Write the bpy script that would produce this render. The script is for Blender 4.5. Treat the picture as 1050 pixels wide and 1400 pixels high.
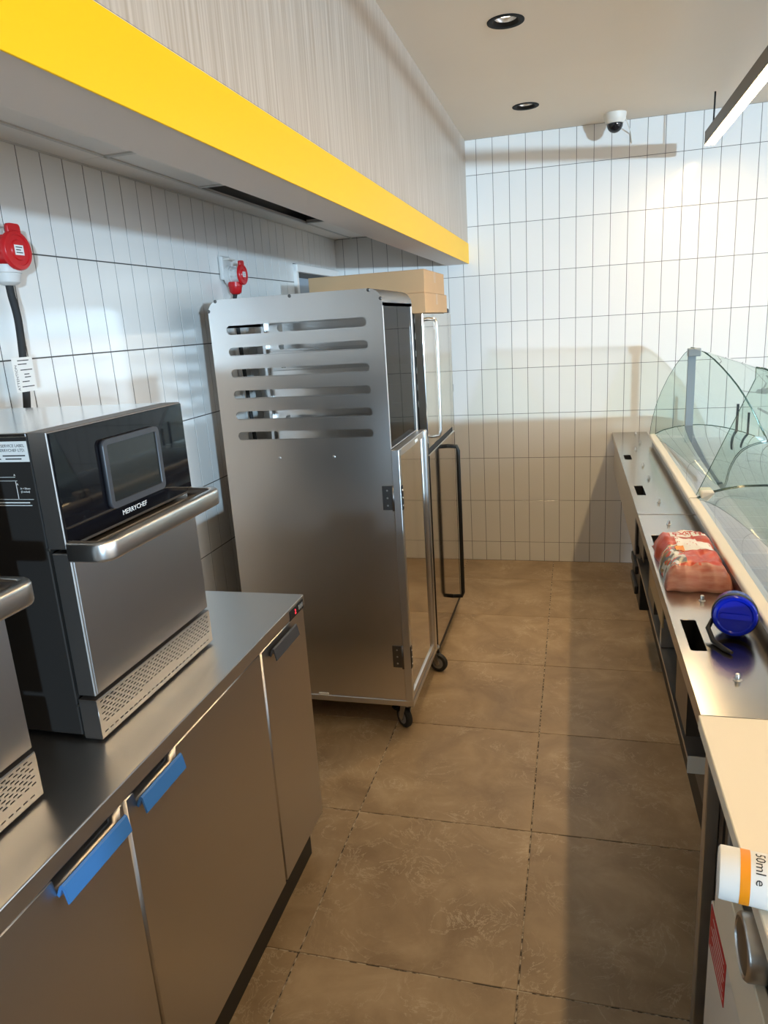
import bpy, bmesh, math, random
from mathutils import Vector, Matrix
random.seed(7)
for o in list(bpy.data.objects): bpy.data.objects.remove(o, do_unlink=True)
SC = bpy.context.scene; COL = SC.collection

# ------------------------------------------------------------------ camera
CR, CU, CF = (0.9666, 0.2486, -0.0619), (-0.0053, 0.2611, 0.9653), (-0.2561, 0.9327, -0.2537)
CPOS = (0.1308, -3.8897, 1.6761)
cam = bpy.data.cameras.new('camera'); cam_o = bpy.data.objects.new('camera', cam); COL.objects.link(cam_o)
r_, u_, f_ = Vector(CR).normalized(), Vector(CU).normalized(), Vector(CF).normalized()
cam_o.matrix_world = Matrix(((r_.x, u_.x, -f_.x, CPOS[0]), (r_.y, u_.y, -f_.y, CPOS[1]), (r_.z, u_.z, -f_.z, CPOS[2]), (0, 0, 0, 1)))
cam.sensor_fit = 'VERTICAL'; cam.sensor_height = 24.0; cam.lens = 24.0*975.95/1400.0
cam.clip_start = 0.02
SC.camera = cam_o

# ------------------------------------------------------------------ world, daylight, exposure
w = bpy.data.worlds.new('sky'); SC.world = w; w.use_nodes = True
nt = w.node_tree; nt.nodes.clear()
wo = nt.nodes.new('ShaderNodeOutputWorld'); wb = nt.nodes.new('ShaderNodeBackground'); ws = nt.nodes.new('ShaderNodeTexSky')
ws.sky_type = 'NISHITA'; ws.sun_disc = False; ws.sun_elevation = math.radians(40); ws.sun_rotation = math.radians(200)
wb.inputs['Strength'].default_value = 0.2
nt.links.new(ws.outputs[0], wb.inputs[0]); nt.links.new(wb.outputs[0], wo.inputs[0])

def aim(o, d):
    o.rotation_euler = Vector(d).to_track_quat('-Z', 'Y').to_euler()
def area_light(name, loc, d, sx, sy, power, col, spread=180):
    l = bpy.data.lights.new(name, 'AREA'); l.shape = 'RECTANGLE'; l.size = sx; l.size_y = sy; l.energy = power; l.color = col
    l.spread = math.radians(spread)
    o = bpy.data.objects.new(name, l); COL.objects.link(o); o.location = loc; aim(o, d); return o
# daylight entering through the shop front on the customers' side
area_light('window_right_offscreen', (4.78, -2.9, 1.5), (-1, 0, 0), 6.4, 2.3, 100, (0.77, 0.88, 1.0), 160)
# low sun thrown back by the glazing across the street, through the shop front
area_light('street_glint_offscreen', (20.0, -33.0, 1.05), (-20.2, 32.5, 0.7), 0.8, 0.8, 980, (0.52, 0.77, 1.0), 60)

SC.view_settings.view_transform = 'Standard'; SC.view_settings.look = 'None'
SC.view_settings.gamma = 1.0; SC.view_settings.use_curve_mapping = False
SC.view_settings.exposure = 0.32

# ------------------------------------------------------------------ materials
MATS = {}
def P(name, col, rough=0.5, metal=0.0, spec=0.5, bump=None, colvar=None, rvar=None, emit=None, trans=0.0, ior=1.45, aniso=0.0, alpha=1.0, coat=0.0):
    """bump=(scale vec, strength), colvar=(scale vec, second colour, contrast), rvar=(scale vec, amount)"""
    m = bpy.data.materials.new(name); m.use_nodes = True; n = m.node_tree; b = n.nodes['Principled BSDF']
    b.inputs['Base Color'].default_value = (*col, 1); b.inputs['Roughness'].default_value = rough
    b.inputs['Metallic'].default_value = metal; b.inputs['Specular IOR Level'].default_value = spec
    b.inputs['Transmission Weight'].default_value = trans; b.inputs['IOR'].default_value = ior
    b.inputs['Anisotropic'].default_value = aniso; b.inputs['Alpha'].default_value = alpha; b.inputs['Coat Weight'].default_value = coat
    if emit:
        b.inputs['Emission Color'].default_value = (*emit[0], 1); b.inputs['Emission Strength'].default_value = emit[1]
    tc = n.nodes.new('ShaderNodeTexCoord')
    def noise(sc, detail=3.0):
        mp = n.nodes.new('ShaderNodeMapping'); mp.inputs['Scale'].default_value = sc
        t = n.nodes.new('ShaderNodeTexNoise'); t.inputs['Scale'].default_value = 1.0; t.inputs['Detail'].default_value = detail
        n.links.new(tc.outputs['Object'], mp.inputs[0]); n.links.new(mp.outputs[0], t.inputs['Vector']); return t
    if bump:
        t = noise(bump[0]); bp = n.nodes.new('ShaderNodeBump'); bp.inputs['Strength'].default_value = bump[1]; bp.inputs['Distance'].default_value = 0.002
        n.links.new(t.outputs['Fac'], bp.inputs['Height']); n.links.new(bp.outputs[0], b.inputs['Normal'])
    if colvar:
        t = noise(colvar[0], 6.0); rp = n.nodes.new('ShaderNodeValToRGB')
        c = colvar[2] if len(colvar) > 2 else 0.25
        rp.color_ramp.elements[0].position = 0.5-c; rp.color_ramp.elements[0].color = (*col, 1)
        rp.color_ramp.elements[1].position = 0.5+c; rp.color_ramp.elements[1].color = (*colvar[1], 1)
        n.links.new(t.outputs['Fac'], rp.inputs[0]); n.links.new(rp.outputs[0], b.inputs['Base Color'])
    if rvar:
        t = noise(rvar[0]); mr = n.nodes.new('ShaderNodeMapRange'); mr.inputs['To Min'].default_value = rough-rvar[1]; mr.inputs['To Max'].default_value = rough+rvar[1]
        n.links.new(t.outputs['Fac'], mr.inputs[0]); n.links.new(mr.outputs[0], b.inputs['Roughness'])
    MATS[name] = m; return m

P('paint_ceiling', (0.86, 0.77, 0.655), 0.75, colvar=((2, 2, 2), (0.83, 0.745, 0.63)))
P('paint_wall', (0.6, 0.56, 0.5), 0.8)
P('paint_soffit', (0.80, 0.745, 0.70), 0.6)
P('panel_white', (0.86, 0.82, 0.77), 0.6, bump=((120, 120, 120), 0.15))
P('tbar', (0.62, 0.6, 0.56), 0.5)
P('yellow', (0.90, 0.52, 0.0), 0.42, spec=0.35, colvar=((1.5, 1.5, 3), (0.88, 0.505, 0.0)))
P('laminate', (0.38, 0.31, 0.245), 0.42, colvar=((6, 105, 2.2), (0.53, 0.46, 0.39), 0.15), bump=((3, 150, 1.5), 0.12))
P('grout', (0.13, 0.12, 0.11), 0.9)
P('grout_dark', (0.075, 0.07, 0.065), 0.9)
P('tile_glaze', (0.76, 0.74, 0.70), 0.17, spec=0.5, colvar=((1.2, 1.2, 1.2), (0.79, 0.765, 0.725)), bump=((7, 7, 5), 0.05))
P('steel', (0.56, 0.54, 0.52), 0.32, 1.0)
P('steel_top', (0.68, 0.655, 0.62), 0.32, 1.0, bump=((90, 2, 2), 0.03))
P('steel_ledge', (0.38, 0.36, 0.335), 0.18, 1.0, bump=((60, 2, 2), 0.02))
P('steel_door', (0.56, 0.535, 0.51), 0.34, 1.0, bump=((2, 2, 70), 0.03))
P('steel_panel', (0.70, 0.675, 0.65), 0.30, 1.0)
P('steel_polished', (0.66, 0.63, 0.58), 0.06, 1.0)
P('oven_steel', (0.62, 0.61, 0.61), 0.32, 1.0)
P('steel_lid', (0.66, 0.65, 0.63), 0.16, 1.0)
P('steel_vent', (0.46, 0.45, 0.44), 0.34, 1.0)
P('steel_fridge', (0.52, 0.48, 0.43), 0.08, 1.0)
P('steel_dark', (0.16, 0.155, 0.15), 0.35, 1.0)
P('alu', (0.66, 0.655, 0.65), 0.32, 1.0)
P('satin_handle', (0.70, 0.68, 0.65), 0.28, 1.0)
P('oven_side', (0.024, 0.021, 0.019), 0.62, 0.0, spec=0.25)
P('oven_trim', (0.34, 0.315, 0.295), 0.48, 1.0)
P('black_glass', (0.004, 0.004, 0.006), 0.03, spec=0.32)
P('screen_frame', (0.045, 0.047, 0.055), 0.35)
P('screen', (0.016, 0.018, 0.018), 0.05, spec=0.45)
P('black_plastic', (0.010, 0.010, 0.010), 0.45)
P('trim_black', (0.004, 0.004, 0.004), 0.6, spec=0.2)
P('rubber', (0.02, 0.02, 0.02), 0.7)
P('grey_plastic', (0.30, 0.295, 0.28), 0.5)
P('pull_grey', (0.055, 0.056, 0.06), 0.4)
P('light_plastic', (0.62, 0.60, 0.57), 0.45)
P('red_plastic', (0.55, 0.012, 0.015), 0.32)
P('white_paper', (0.80, 0.79, 0.76), 0.6)
P('ink', (0.03, 0.03, 0.03), 0.6)
P('ink_white', (0.75, 0.75, 0.73), 0.5)
P('blue_film', (0.045, 0.17, 0.42), 0.38)
P('cardboard', (0.52, 0.33, 0.175), 0.8, colvar=((4, 4, 4), (0.48, 0.30, 0.155)), bump=((90, 90, 8), 0.1))
P('tape', (0.45, 0.28, 0.14), 0.4)
P('plenum', (0.26, 0.25, 0.24), 0.9)
P('duct', (0.45, 0.45, 0.45), 0.35, 1.0, bump=((30, 30, 30), 0.6))
P('fixture', (0.16, 0.135, 0.11), 0.5, 0.4)
P('cream_rail', (0.78, 0.74, 0.66), 0.32)
P('cream_laminate', (0.82, 0.74, 0.60), 0.45)
P('cabinet_white', (0.70, 0.665, 0.60), 0.45)
P('red_label', (0.50, 0.02, 0.02), 0.5)
P('camera_white', (0.75, 0.70, 0.62), 0.4)
P('dark_dome', (0.01, 0.01, 0.012), 0.06)
P('orange', (0.90, 0.30, 0.01), 0.4)
P('red_led', (0.02, 0, 0), 0.3, emit=((1.0, 0.03, 0.05), 2.5))
P('blue_clear', (0.002, 0.012, 0.36), 0.16, spec=0.3)
P('door_blue', (0.30, 0.35, 0.40), 0.5)
P('slot_far', (0.45, 0.44, 0.42), 0.5, 0.8)
P('post_grey', (0.25, 0.28, 0.30), 0.35, 0.2)
P('wheel_grey', (0.22, 0.215, 0.21), 0.5)
P('wood_edge', (0.38, 0.26, 0.13), 0.5)
P('window_frame', (0.05, 0.05, 0.055), 0.4)
P('pavement', (0.35, 0.34, 0.33), 0.85)
P('lamp_lens', (0.8, 0.8, 0.8), 0.2, emit=((1.0, 0.90, 0.74), 5.0))
P('led_strip', (1, 1, 1), 0.5, emit=((1.0, 0.71, 0.37), 42.0))

def glass_mat(name, tint, rough=0.0, mixd=0.0, refl=1.0):
    m = bpy.data.materials.new(name); m.use_nodes = True; n = m.node_tree; n.nodes.clear()
    out = n.nodes.new('ShaderNodeOutputMaterial'); tr = n.nodes.new('ShaderNodeBsdfTransparent'); gl = n.nodes.new('ShaderNodeBsdfGlossy')
    fr = n.nodes.new('ShaderNodeFresnel'); fr.inputs['IOR'].default_value = 1.52; mx = n.nodes.new('ShaderNodeMixShader')
    tr.inputs[0].default_value = (*tint, 1); gl.inputs['Roughness'].default_value = rough; gl.inputs['Color'].default_value = (refl, refl, refl, 1)
    ge = n.nodes.new('ShaderNodeNewGeometry'); mi = n.nodes.new('ShaderNodeMapRange'); mi.inputs['To Min'].default_value = 1.52; mi.inputs['To Max'].default_value = 1/1.52
    n.links.new(ge.outputs['Backfacing'], mi.inputs[0]); n.links.new(mi.outputs[0], fr.inputs['IOR'])
    fac = fr.outputs[0]
    if mixd:
        ad = n.nodes.new('ShaderNodeMath'); ad.operation = 'ADD'; ad.inputs[1].default_value = mixd; ad.use_clamp = True
        n.links.new(fr.outputs[0], ad.inputs[0]); fac = ad.outputs[0]
    n.links.new(fac, mx.inputs[0]); n.links.new(tr.outputs[0], mx.inputs[1]); n.links.new(gl.outputs[0], mx.inputs[2]); n.links.new(mx.outputs[0], out.inputs[0])
    MATS[name] = m; return m
glass_mat('glass', (0.90, 0.95, 0.92)); glass_mat('glass_edge', (0.30, 0.42, 0.37), 0.1, 0.05)
glass_mat('glass_lid', (0.66, 0.70, 0.69), 0.0, 0.24); glass_mat('plexi', (0.34, 0.32, 0.30), 0.02, 0.0, 0.35)

def floor_material():
    m = bpy.data.materials.new('floor_stone'); m.use_nodes = True; n = m.node_tree; b = n.nodes['Principled BSDF']
    tc = n.nodes.new('ShaderNodeTexCoord'); oi = n.nodes.new('ShaderNodeObjectInfo')
    ad = n.nodes.new('ShaderNodeVectorMath'); ad.operation = 'ADD'
    sc = n.nodes.new('ShaderNodeVectorMath'); sc.operation = 'SCALE'; sc.inputs['Scale'].default_value = 37.0
    cb = n.nodes.new('ShaderNodeCombineXYZ')
    for i in range(3): n.links.new(oi.outputs['Random'], cb.inputs[i])
    n.links.new(cb.outputs[0], sc.inputs[0]); n.links.new(tc.outputs['Object'], ad.inputs[0]); n.links.new(sc.outputs[0], ad.inputs[1])
    def noise(s, d, dist=0.0, rough=0.6):
        t = n.nodes.new('ShaderNodeTexNoise'); t.inputs['Scale'].default_value = s; t.inputs['Detail'].default_value = d
        t.inputs['Distortion'].default_value = dist; t.inputs['Roughness'].default_value = rough
        n.links.new(ad.outputs[0], t.inputs['Vector']); return t
    def ramp(t, stops):
        r = n.nodes.new('ShaderNodeValToRGB'); e = r.color_ramp.elements
        e[0].position, e[0].color = stops[0][0], (*stops[0][1], 1); e[1].position, e[1].color = stops[-1][0], (*stops[-1][1], 1)
        for p, c in stops[1:-1]:
            k = e.new(p); k.color = (*c, 1)
        n.links.new(t.outputs['Fac'], r.inputs[0]); return r
    base = ramp(noise(4.5, 9, 0.6), [(0.30, (0.225, 0.152, 0.085)), (0.52, (0.315, 0.222, 0.130)), (0.72, (0.41, 0.305, 0.190))])
    vein = ramp(noise(7.0, 10, 1.8, 0.65), [(0.485, (0, 0, 0)), (0.5, (1, 1, 1)), (0.515, (0, 0, 0))])
    msk = ramp(noise(5.0, 4), [(0.44, (0, 0, 0)), (0.62, (1, 1, 1))])
    mu = n.nodes.new('ShaderNodeMath'); mu.operation = 'MULTIPLY'; n.links.new(vein.outputs[0], mu.inputs[0]); n.links.new(msk.outputs[0], mu.inputs[1])
    mv = n.nodes.new('ShaderNodeMath'); mv.operation = 'MULTIPLY'; mv.inputs[1].default_value = 0.85; n.links.new(mu.outputs[0], mv.inputs[0])
    mx = n.nodes.new('ShaderNodeMix'); mx.data_type = 'RGBA'
    n.links.new(mv.outputs[0], mx.inputs[0]); n.links.new(base.outputs[0], mx.inputs[6]); mx.inputs[7].default_value = (0.50, 0.40, 0.28, 1)
    n.links.new(mx.outputs[2], b.inputs['Base Color'])
    rr = n.nodes.new('ShaderNodeMapRange'); rr.inputs['To Min'].default_value = 0.34; rr.inputs['To Max'].default_value = 0.52
    n.links.new(noise(9, 4).outputs['Fac'], rr.inputs[0]); n.links.new(rr.outputs[0], b.inputs['Roughness'])
    bp = n.nodes.new('ShaderNodeBump'); bp.inputs['Strength'].default_value = 0.12; bp.inputs['Distance'].default_value = 0.002
    n.links.new(noise(40, 5).outputs['Fac'], bp.inputs['Height']); n.links.new(bp.outputs[0], b.inputs['Normal'])
    MATS['floor_stone'] = m
floor_material()
def grout_floor():
    P('grout_floor', (0.05, 0.04, 0.03), 0.9, colvar=((45, 45, 45), (0.50, 0.42, 0.32), 0.06))
grout_floor()
def bag_material():
    """printed foil: orange red film with white, grey and green print patches"""
    m = bpy.data.materials.new('bag_print'); m.use_nodes = True; n = m.node_tree; b = n.nodes['Principled BSDF']
    tc = n.nodes.new('ShaderNodeTexCoord'); v = n.nodes.new('ShaderNodeTexVoronoi'); v.inputs['Scale'].default_value = 62.0
    n.links.new(tc.outputs['Object'], v.inputs['Vector'])
    r = n.nodes.new('ShaderNodeValToRGB'); r.color_ramp.interpolation = 'CONSTANT'; e = r.color_ramp.elements
    e[0].position, e[0].color = 0.0, (0.60, 0.08, 0.02, 1); e[1].position, e[1].color = 0.30, (0.16, 0.15, 0.13, 1)
    for p, c in ((0.46, (0.62, 0.58, 0.50, 1)), (0.62, (0.30, 0.17, 0.06, 1)), (0.74, (0.10, 0.14, 0.08, 1)), (0.84, (0.55, 0.36, 0.16, 1)), (0.93, (0.70, 0.66, 0.60, 1))):
        k = e.new(p); k.color = c
    sp = n.nodes.new('ShaderNodeSeparateColor'); n.links.new(v.outputs['Color'], sp.inputs[0]); n.links.new(sp.outputs[0], r.inputs[0])
    n.links.new(r.outputs[0], b.inputs['Base Color']); b.inputs['Roughness'].default_value = 0.22
    MATS['bag_print'] = m
bag_material()
P('bag_film', (0.60, 0.060, 0.010), 0.28, spec=0.35, colvar=((14, 14, 14), (0.42, 0.045, 0.015)), bump=((30, 40, 30), 0.8))
P('bag_end', (0.33, 0.085, 0.05), 0.3, spec=0.35, colvar=((8, 60, 60), (0.50, 0.27, 0.20)), bump=((12, 60, 60), 0.8))

# ------------------------------------------------------------------ helpers
def link(name, me, mat, parent=None, smooth=False):
    o = bpy.data.objects.new(name, me); COL.objects.link(o)
    if mat and not me.materials: me.materials.append(MATS[mat])
    if smooth:
        for p in me.polygons: p.use_smooth = True
    if parent is not None: adopt(o, parent)
    return o
def wloc(p):
    v = Vector(p.location) if p.type == 'EMPTY' or p.parent is None else Vector((0, 0, 0))
    return v
def adopt(o, parent):
    o.parent = parent
    root = parent
    # all parts are modelled in world space under an unrotated root
    off = Vector(parent.location) if parent.parent is None else Vector((0, 0, 0))
    o.matrix_parent_inverse = Matrix.Translation(-off)
def empty(name, loc, label=None, cat=None, group=None, kind=None):
    o = bpy.data.objects.new(name, None); COL.objects.link(o); o.location = loc; o.empty_display_size = 0.05
    tag(o, label, cat, group, kind); return o
def tag(o, label=None, cat=None, group=None, kind=None):
    if label: o['label'] = label
    if cat: o['category'] = cat
    if group: o['group'] = group
    if kind: o['kind'] = kind
    return o
def bm_mesh(name, bm):
    me = bpy.data.meshes.new(name); bm.normal_update(); bm.to_mesh(me); bm.free(); return me
def bm_box(bm, a, b, bev=0.0, seg=1):
    x0, y0, z0 = a; x1, y1, z1 = b
    g = bmesh.ops.create_cube(bm, size=1.0)
    M_ = Matrix.Translation(((x0+x1)/2, (y0+y1)/2, (z0+z1)/2)) @ Matrix.Diagonal((abs(x1-x0), abs(y1-y0), abs(z1-z0), 1))
    bmesh.ops.transform(bm, matrix=M_, verts=g['verts'])
    if bev > 0:
        ed = list({e for v in g['verts'] for e in v.link_edges})
        bmesh.ops.bevel(bm, geom=ed, offset=bev, segments=seg, affect='EDGES', profile=0.5)
def box(name, a, b, mat, parent=None, bev=0.0, seg=1):
    bm = bmesh.new(); bm_box(bm, a, b, bev, seg); return link(name, bm_mesh(name, bm), mat, parent)
def boxes(name, lst, mat, parent=None, bev=0.0):
    bm = bmesh.new()
    for a, b in lst: bm_box(bm, a, b, bev)
    return link(name, bm_mesh(name, bm), mat, parent)
def frame_from(axis):
    z = Vector(axis).normalized(); x = Vector((0, 0, 1)).cross(z)
    if x.length < 1e-4: x = Vector((1, 0, 0))
    x.normalize(); y = z.cross(x); return x, y, z
def lathe(name, org, axis, prof, mat, parent=None, n=32, smooth=True, caps=True):
    """prof: (radius, distance along the axis)"""
    x, y, z = frame_from(axis); org = Vector(org); bm = bmesh.new(); rings = []
    for r, h in prof:
        rings.append([bm.verts.new(org+z*h+(x*math.cos(2*math.pi*i/n)+y*math.sin(2*math.pi*i/n))*max(r, 1e-5)) for i in range(n)])
    for a, b in zip(rings, rings[1:]):
        for i in range(n): bm.faces.new((a[i], a[(i+1) % n], b[(i+1) % n], b[i]))
    if caps:
        if prof[0][0] > 1e-4: bm.faces.new(rings[0][::-1])
        if prof[-1][0] > 1e-4: bm.faces.new(rings[-1])
    bmesh.ops.recalc_face_normals(bm, faces=bm.faces)
    me = bm_mesh(name, bm); o = link(name, me, mat, parent)
    if smooth:
        for p in me.polygons: p.use_smooth = len(p.vertices) == 4
        sharp_edges(me)
    return o
def sharp_edges(me, ang=40):
    bm = bmesh.new(); bm.from_mesh(me)
    for e in bm.edges:
        if len(e.link_faces) == 2 and e.calc_face_angle(0) > math.radians(ang): e.smooth = False
    bm.to_mesh(me); bm.free()
def tube(name, pts, r, mat, parent=None, n=12, closed=False):
    pts = [Vector(p) for p in pts]; bm = bmesh.new(); rings = []
    up = None
    for i, p in enumerate(pts):
        d = (pts[min(i+1, len(pts)-1)]-pts[max(i-1, 0)]).normalized()
        if up is None: x, y, z = frame_from(d)
        else:
            x = (up-d*up.dot(d)).normalized(); y = d.cross(x)
        up = x
        rr = r[i] if isinstance(r, (list, tuple)) else r
        rings.append([bm.verts.new(p+(x*math.cos(2*math.pi*k/n)+y*math.sin(2*math.pi*k/n))*rr) for k in range(n)])
    for a, b in zip(rings, rings[1:]):
        for k in range(n): bm.faces.new((a[k], a[(k+1) % n], b[(k+1) % n], b[k]))
    bm.faces.new(rings[0][::-1]); bm.faces.new(rings[-1])
    bmesh.ops.recalc_face_normals(bm, faces=bm.faces)
    me = bm_mesh(name, bm); o = link(name, me, mat, parent)
    for p in me.polygons: p.use_smooth = len(p.vertices) == 4
    return o
def spline(pts, n=6):
    pts = [Vector(p) for p in pts]; q = [pts[0]]+pts+[pts[-1]]; out = []
    for a, b, c, d in zip(q, q[1:], q[2:], q[3:]):
        for k in range(n):
            t = k/n; out.append(0.5*((2*b)+(c-a)*t+(2*a-5*b+4*c-d)*t*t+(3*b-a-3*c+d)*t*t*t))
    return out+[pts[-1]]
def sweep(name, path, sect, mat, parent=None, side=(0, 0, 1), smooth=True):
    """sect: closed 2D outline (a along normal-in-plane, b along side) swept along path"""
    pts = [Vector(p) for p in path]; s = Vector(side).normalized(); bm = bmesh.new(); rings = []
    for i, p in enumerate(pts):
        d = (pts[min(i+1, len(pts)-1)]-pts[max(i-1, 0)]).normalized(); nrm = s.cross(d).normalized()
        k = 1.0
        if 0 < i < len(pts)-1:
            d1 = (pts[i]-pts[i-1]).normalized(); k = 1/max(0.3, (s.cross(d1).normalized()).dot(nrm))
        rings.append([bm.verts.new(p+nrm*a*k+s*b) for a, b in sect])
    m = len(sect)
    for a, b in zip(rings, rings[1:]):
        for k in range(m): bm.faces.new((a[k], a[(k+1) % m], b[(k+1) % m], b[k]))
    bm.faces.new(rings[0][::-1]); bm.faces.new(rings[-1]); bmesh.ops.recalc_face_normals(bm, faces=bm.faces)
    me = bm_mesh(name, bm); o = link(name, me, mat, parent)
    if smooth:
        for p in me.polygons: p.use_smooth = len(p.vertices) == 4
        sharp_edges(me, 35)
    return o
def slot(cx, cy, w, h, r=None, n=5):
    r = min(w, h)/2 if r is None else r; out = []
    for sx, sy, a0 in ((1, 1, 0), (-1, 1, 90), (-1, -1, 180), (1, -1, 270)):
        for k in range(n+1):
            a = math.radians(a0+90*k/n); out.append((cx+sx*(w/2-r)+r*math.cos(a), cy+sy*(h/2-r)+r*math.sin(a)))
    return out
def plate_mesh(name, outer, holes, t, fn):
    """filled outline with holes, thickness t; fn maps (a, b, depth 0..t) to world"""
    cu = bpy.data.curves.new(name, 'CURVE'); cu.dimensions = '2D'; cu.fill_mode = 'BOTH'; cu.extrude = t/2
    for poly in [outer]+holes:
        s = cu.splines.new('POLY'); s.points.add(len(poly)-1); s.use_cyclic_u = True
        for p, q in zip(s.points, poly): p.co = (q[0], q[1], 0, 1)
    o = bpy.data.objects.new(name, cu); COL.objects.link(o)
    dg = bpy.context.evaluated_depsgraph_get(); me = bpy.data.meshes.new_from_object(o.evaluated_get(dg))
    bpy.data.objects.remove(o); bpy.data.curves.remove(cu)
    bm = bmesh.new(); bm.from_mesh(me); bmesh.ops.remove_doubles(bm, verts=bm.verts, dist=1e-6)
    for v in bm.verts: v.co = Vector(fn(v.co.x, v.co.y, v.co.z+t/2))
    bmesh.ops.recalc_face_normals(bm, faces=bm.faces); bm.to_mesh(me); bm.free(); me.materials.clear(); me.name = name; return me
def plate(name, outer, holes, t, fn, mat, parent=None): return link(name, plate_mesh(name, outer, holes, t, fn), mat, parent)
def text(name, s, size, fn, mat, parent=None, align='LEFT', ext=0.0003, sx=1.0, shear=0.0):
    cu = bpy.data.curves.new(name, 'FONT'); cu.body = s; cu.size = size; cu.align_x = align; cu.extrude = ext; cu.resolution_u = 2; cu.shear = shear
    o = bpy.data.objects.new(name, cu); COL.objects.link(o)
    dg = bpy.context.evaluated_depsgraph_get(); me = bpy.data.meshes.new_from_object(o.evaluated_get(dg))
    bpy.data.objects.remove(o); bpy.data.curves.remove(cu)
    for v in me.vertices: v.co = Vector(fn(v.co.x*sx, v.co.y, v.co.z))
    me.materials.clear(); me.name = name; return link(name, me, mat, parent)
def copy_tree(o, off, parent=None):
    c = o.copy(); COL.objects.link(c)
    if parent is None: c.location = Vector(o.location)+Vector(off)
    else:
        c.parent = parent; c.matrix_parent_inverse = o.matrix_parent_inverse.copy()
    for ch in list(o.children): copy_tree(ch, off, c)
    return c
def rect(x0, x1, y0, y1): return [(x0, y0), (x1, y0), (x1, y1), (x0, y1)]
def circ(cx, cy, r, n=32): return [(cx+r*math.cos(2*math.pi*i/n), cy+r*math.sin(2*math.pi*i/n)) for i in range(n)]

# ------------------------------------------------------------------ room shell
XL, YF, ZC = -1.4327, 0.986, 2.75           # left wall, far wall, ceiling
XR, YB = 4.6, -13.0                          # shop front side, rear
TW, TH, TZ0, TX0, TY0 = 0.1010, 0.3009, 0.1379, -0.4667, -1.8586
GR = 0.0029
def project(p):
    d = Vector(p)-Vector(CPOS); z = d.dot(f_)
    if z < 0.05: return None
    return (525+975.95*d.dot(r_)/z, 700-975.95*d.dot(u_)/z)
def inframe(p, m=25):
    q = project(p); return q is not None and -m < q[0] < 1050+m and -m < q[1] < 1400+m

TILE_CACHE = {}
def tile_mesh(wd, ht, th=0.0016, bev=0.0005, mat='tile_glaze'):
    k = (round(wd, 4), round(ht, 4), mat)
    if k in TILE_CACHE: return TILE_CACHE[k]
    a, b = wd/2, ht/2; v = []; f = []
    for d, h in ((0, 0), (0, th-bev), (bev, th)):
        v += [(-a+d, -b+d, h), (a-d, -b+d, h), (a-d, b-d, h), (-a+d, b-d, h)]
    for l in (0, 4):
        for i in range(4): f.append((l+i, l+(i+1) % 4, l+4+(i+1) % 4, l+4+i))
    f.append((8, 9, 10, 11))
    me = bpy.data.meshes.new('tile'); me.from_pydata(v, [], f); me.materials.append(MATS[mat]); TILE_CACHE[k] = me; return me
def lay_tiles(wall, cells, to_world, rotm, visible, jit=0.0012, GR=GR):
    """cells: (a0, a1, b0, b1) on the wall plane"""
    rest_v, rest_f = [], []; cnt = 0
    for a0, a1, b0, b1 in cells:
        wd, ht = a1-a0-GR, b1-b0-GR
        if wd < 0.004 or ht < 0.004: continue
        me = tile_mesh(wd, ht); c = Vector(to_world((a0+a1)/2, (b0+b1)/2))
        M_ = Matrix.Translation(c) @ rotm @ Matrix.Rotation(random.uniform(-jit, jit), 4, 'X') @ Matrix.Rotation(random.uniform(-jit*2, jit*2), 4, 'Y')
        if visible((a0+a1)/2, (b0+b1)/2, c) and cnt < 300:
            o = bpy.data.objects.new('tile', me); COL.objects.link(o); o.parent = wall; o.matrix_local = M_; cnt += 1
        else:
            n = len(rest_v); rest_v += [tuple(M_ @ v.co) for v in me.vertices]; rest_f += [tuple(n+i for i in p.vertices) for p in me.polygons]
    if rest_v:
        me = bpy.data.meshes.new('tile_field'); me.from_pydata(rest_v, [], rest_f); o = link('tile_field', me, 'tile_glaze'); o.parent = wall; o['kind'] = 'stuff'
    return cnt
# far wall (faces the camera)
wall_far = box('wall_far', (XL-0.12, YF, -0.1), (XR+0.12, YF+0.15, ZC+0.35), 'grout'); tag(wall_far, 'far wall of upright off white glazed tiles with dark grout', kind='structure')
ROT_FAR = Matrix(((1, 0, 0, 0), (0, 0, -1, 0), (0, 1, 0, 0), (0, 0, 0, 1)))
def rows(top):
    zs = [0.0]+[TZ0+TH*k for k in range(0, 12)]; zs = [z for z in zs if z < top-0.003]+[top]; return list(zip(zs, zs[1:]))
cells = []
i0 = math.floor((XL-TX0)/TW)
for i in range(i0, 34):
    a0, a1 = max(TX0+i*TW, XL), TX0+(i+1)*TW
    for b0, b1 in rows(ZC): cells.append((a0, a1, b0, b1))
def vis_far(a, b, c):
    if not inframe(c, 10): return False
    if a < -0.62 and (b < 1.80 or b > 2.3): return False
    if a < -0.70 and b < 1.95 : return False
    if a > 0.50 and b < 0.80: return False
    return True
nf = lay_tiles(wall_far, cells, lambda a, b: (a, YF, b), ROT_FAR, vis_far)
# left wall
wall_left = box('wall_left', (XL-0.15, YB, -0.1), (XL, YF, ZC+0.35), 'grout_dark'); tag(wall_left, 'left wall of upright off white glazed tiles behind the ovens', kind='structure')
ROT_LEFT = Matrix(((0, 0, 1, 0), (1, 0, 0, 0), (0, 1, 0, 0), (0, 0, 0, 1)))
cells = []
ZS = TZ0+7*TH                                # recessed ceiling under the bulkhead
DY0, DY1, DZ = 0.17, 0.96, 2.0               # door in the left wall beside the far corner
for j in range(-112, 30):
    a0, a1 = TY0+j*TW, min(TY0+(j+1)*TW, YF)
    if a1 <= a0: continue
    for b0, b1 in rows(ZS):
        x0, x1, z0 = a0, a1, b0
        if x1 > DY0-0.02 and b0 < DZ:
            if x0 < DY0-0.03: x1 = DY0-0.0
            else:
                z0 = DZ+0.045
                if z0 >= b1: continue
        cells.append((x0, x1, z0, b1))
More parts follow.
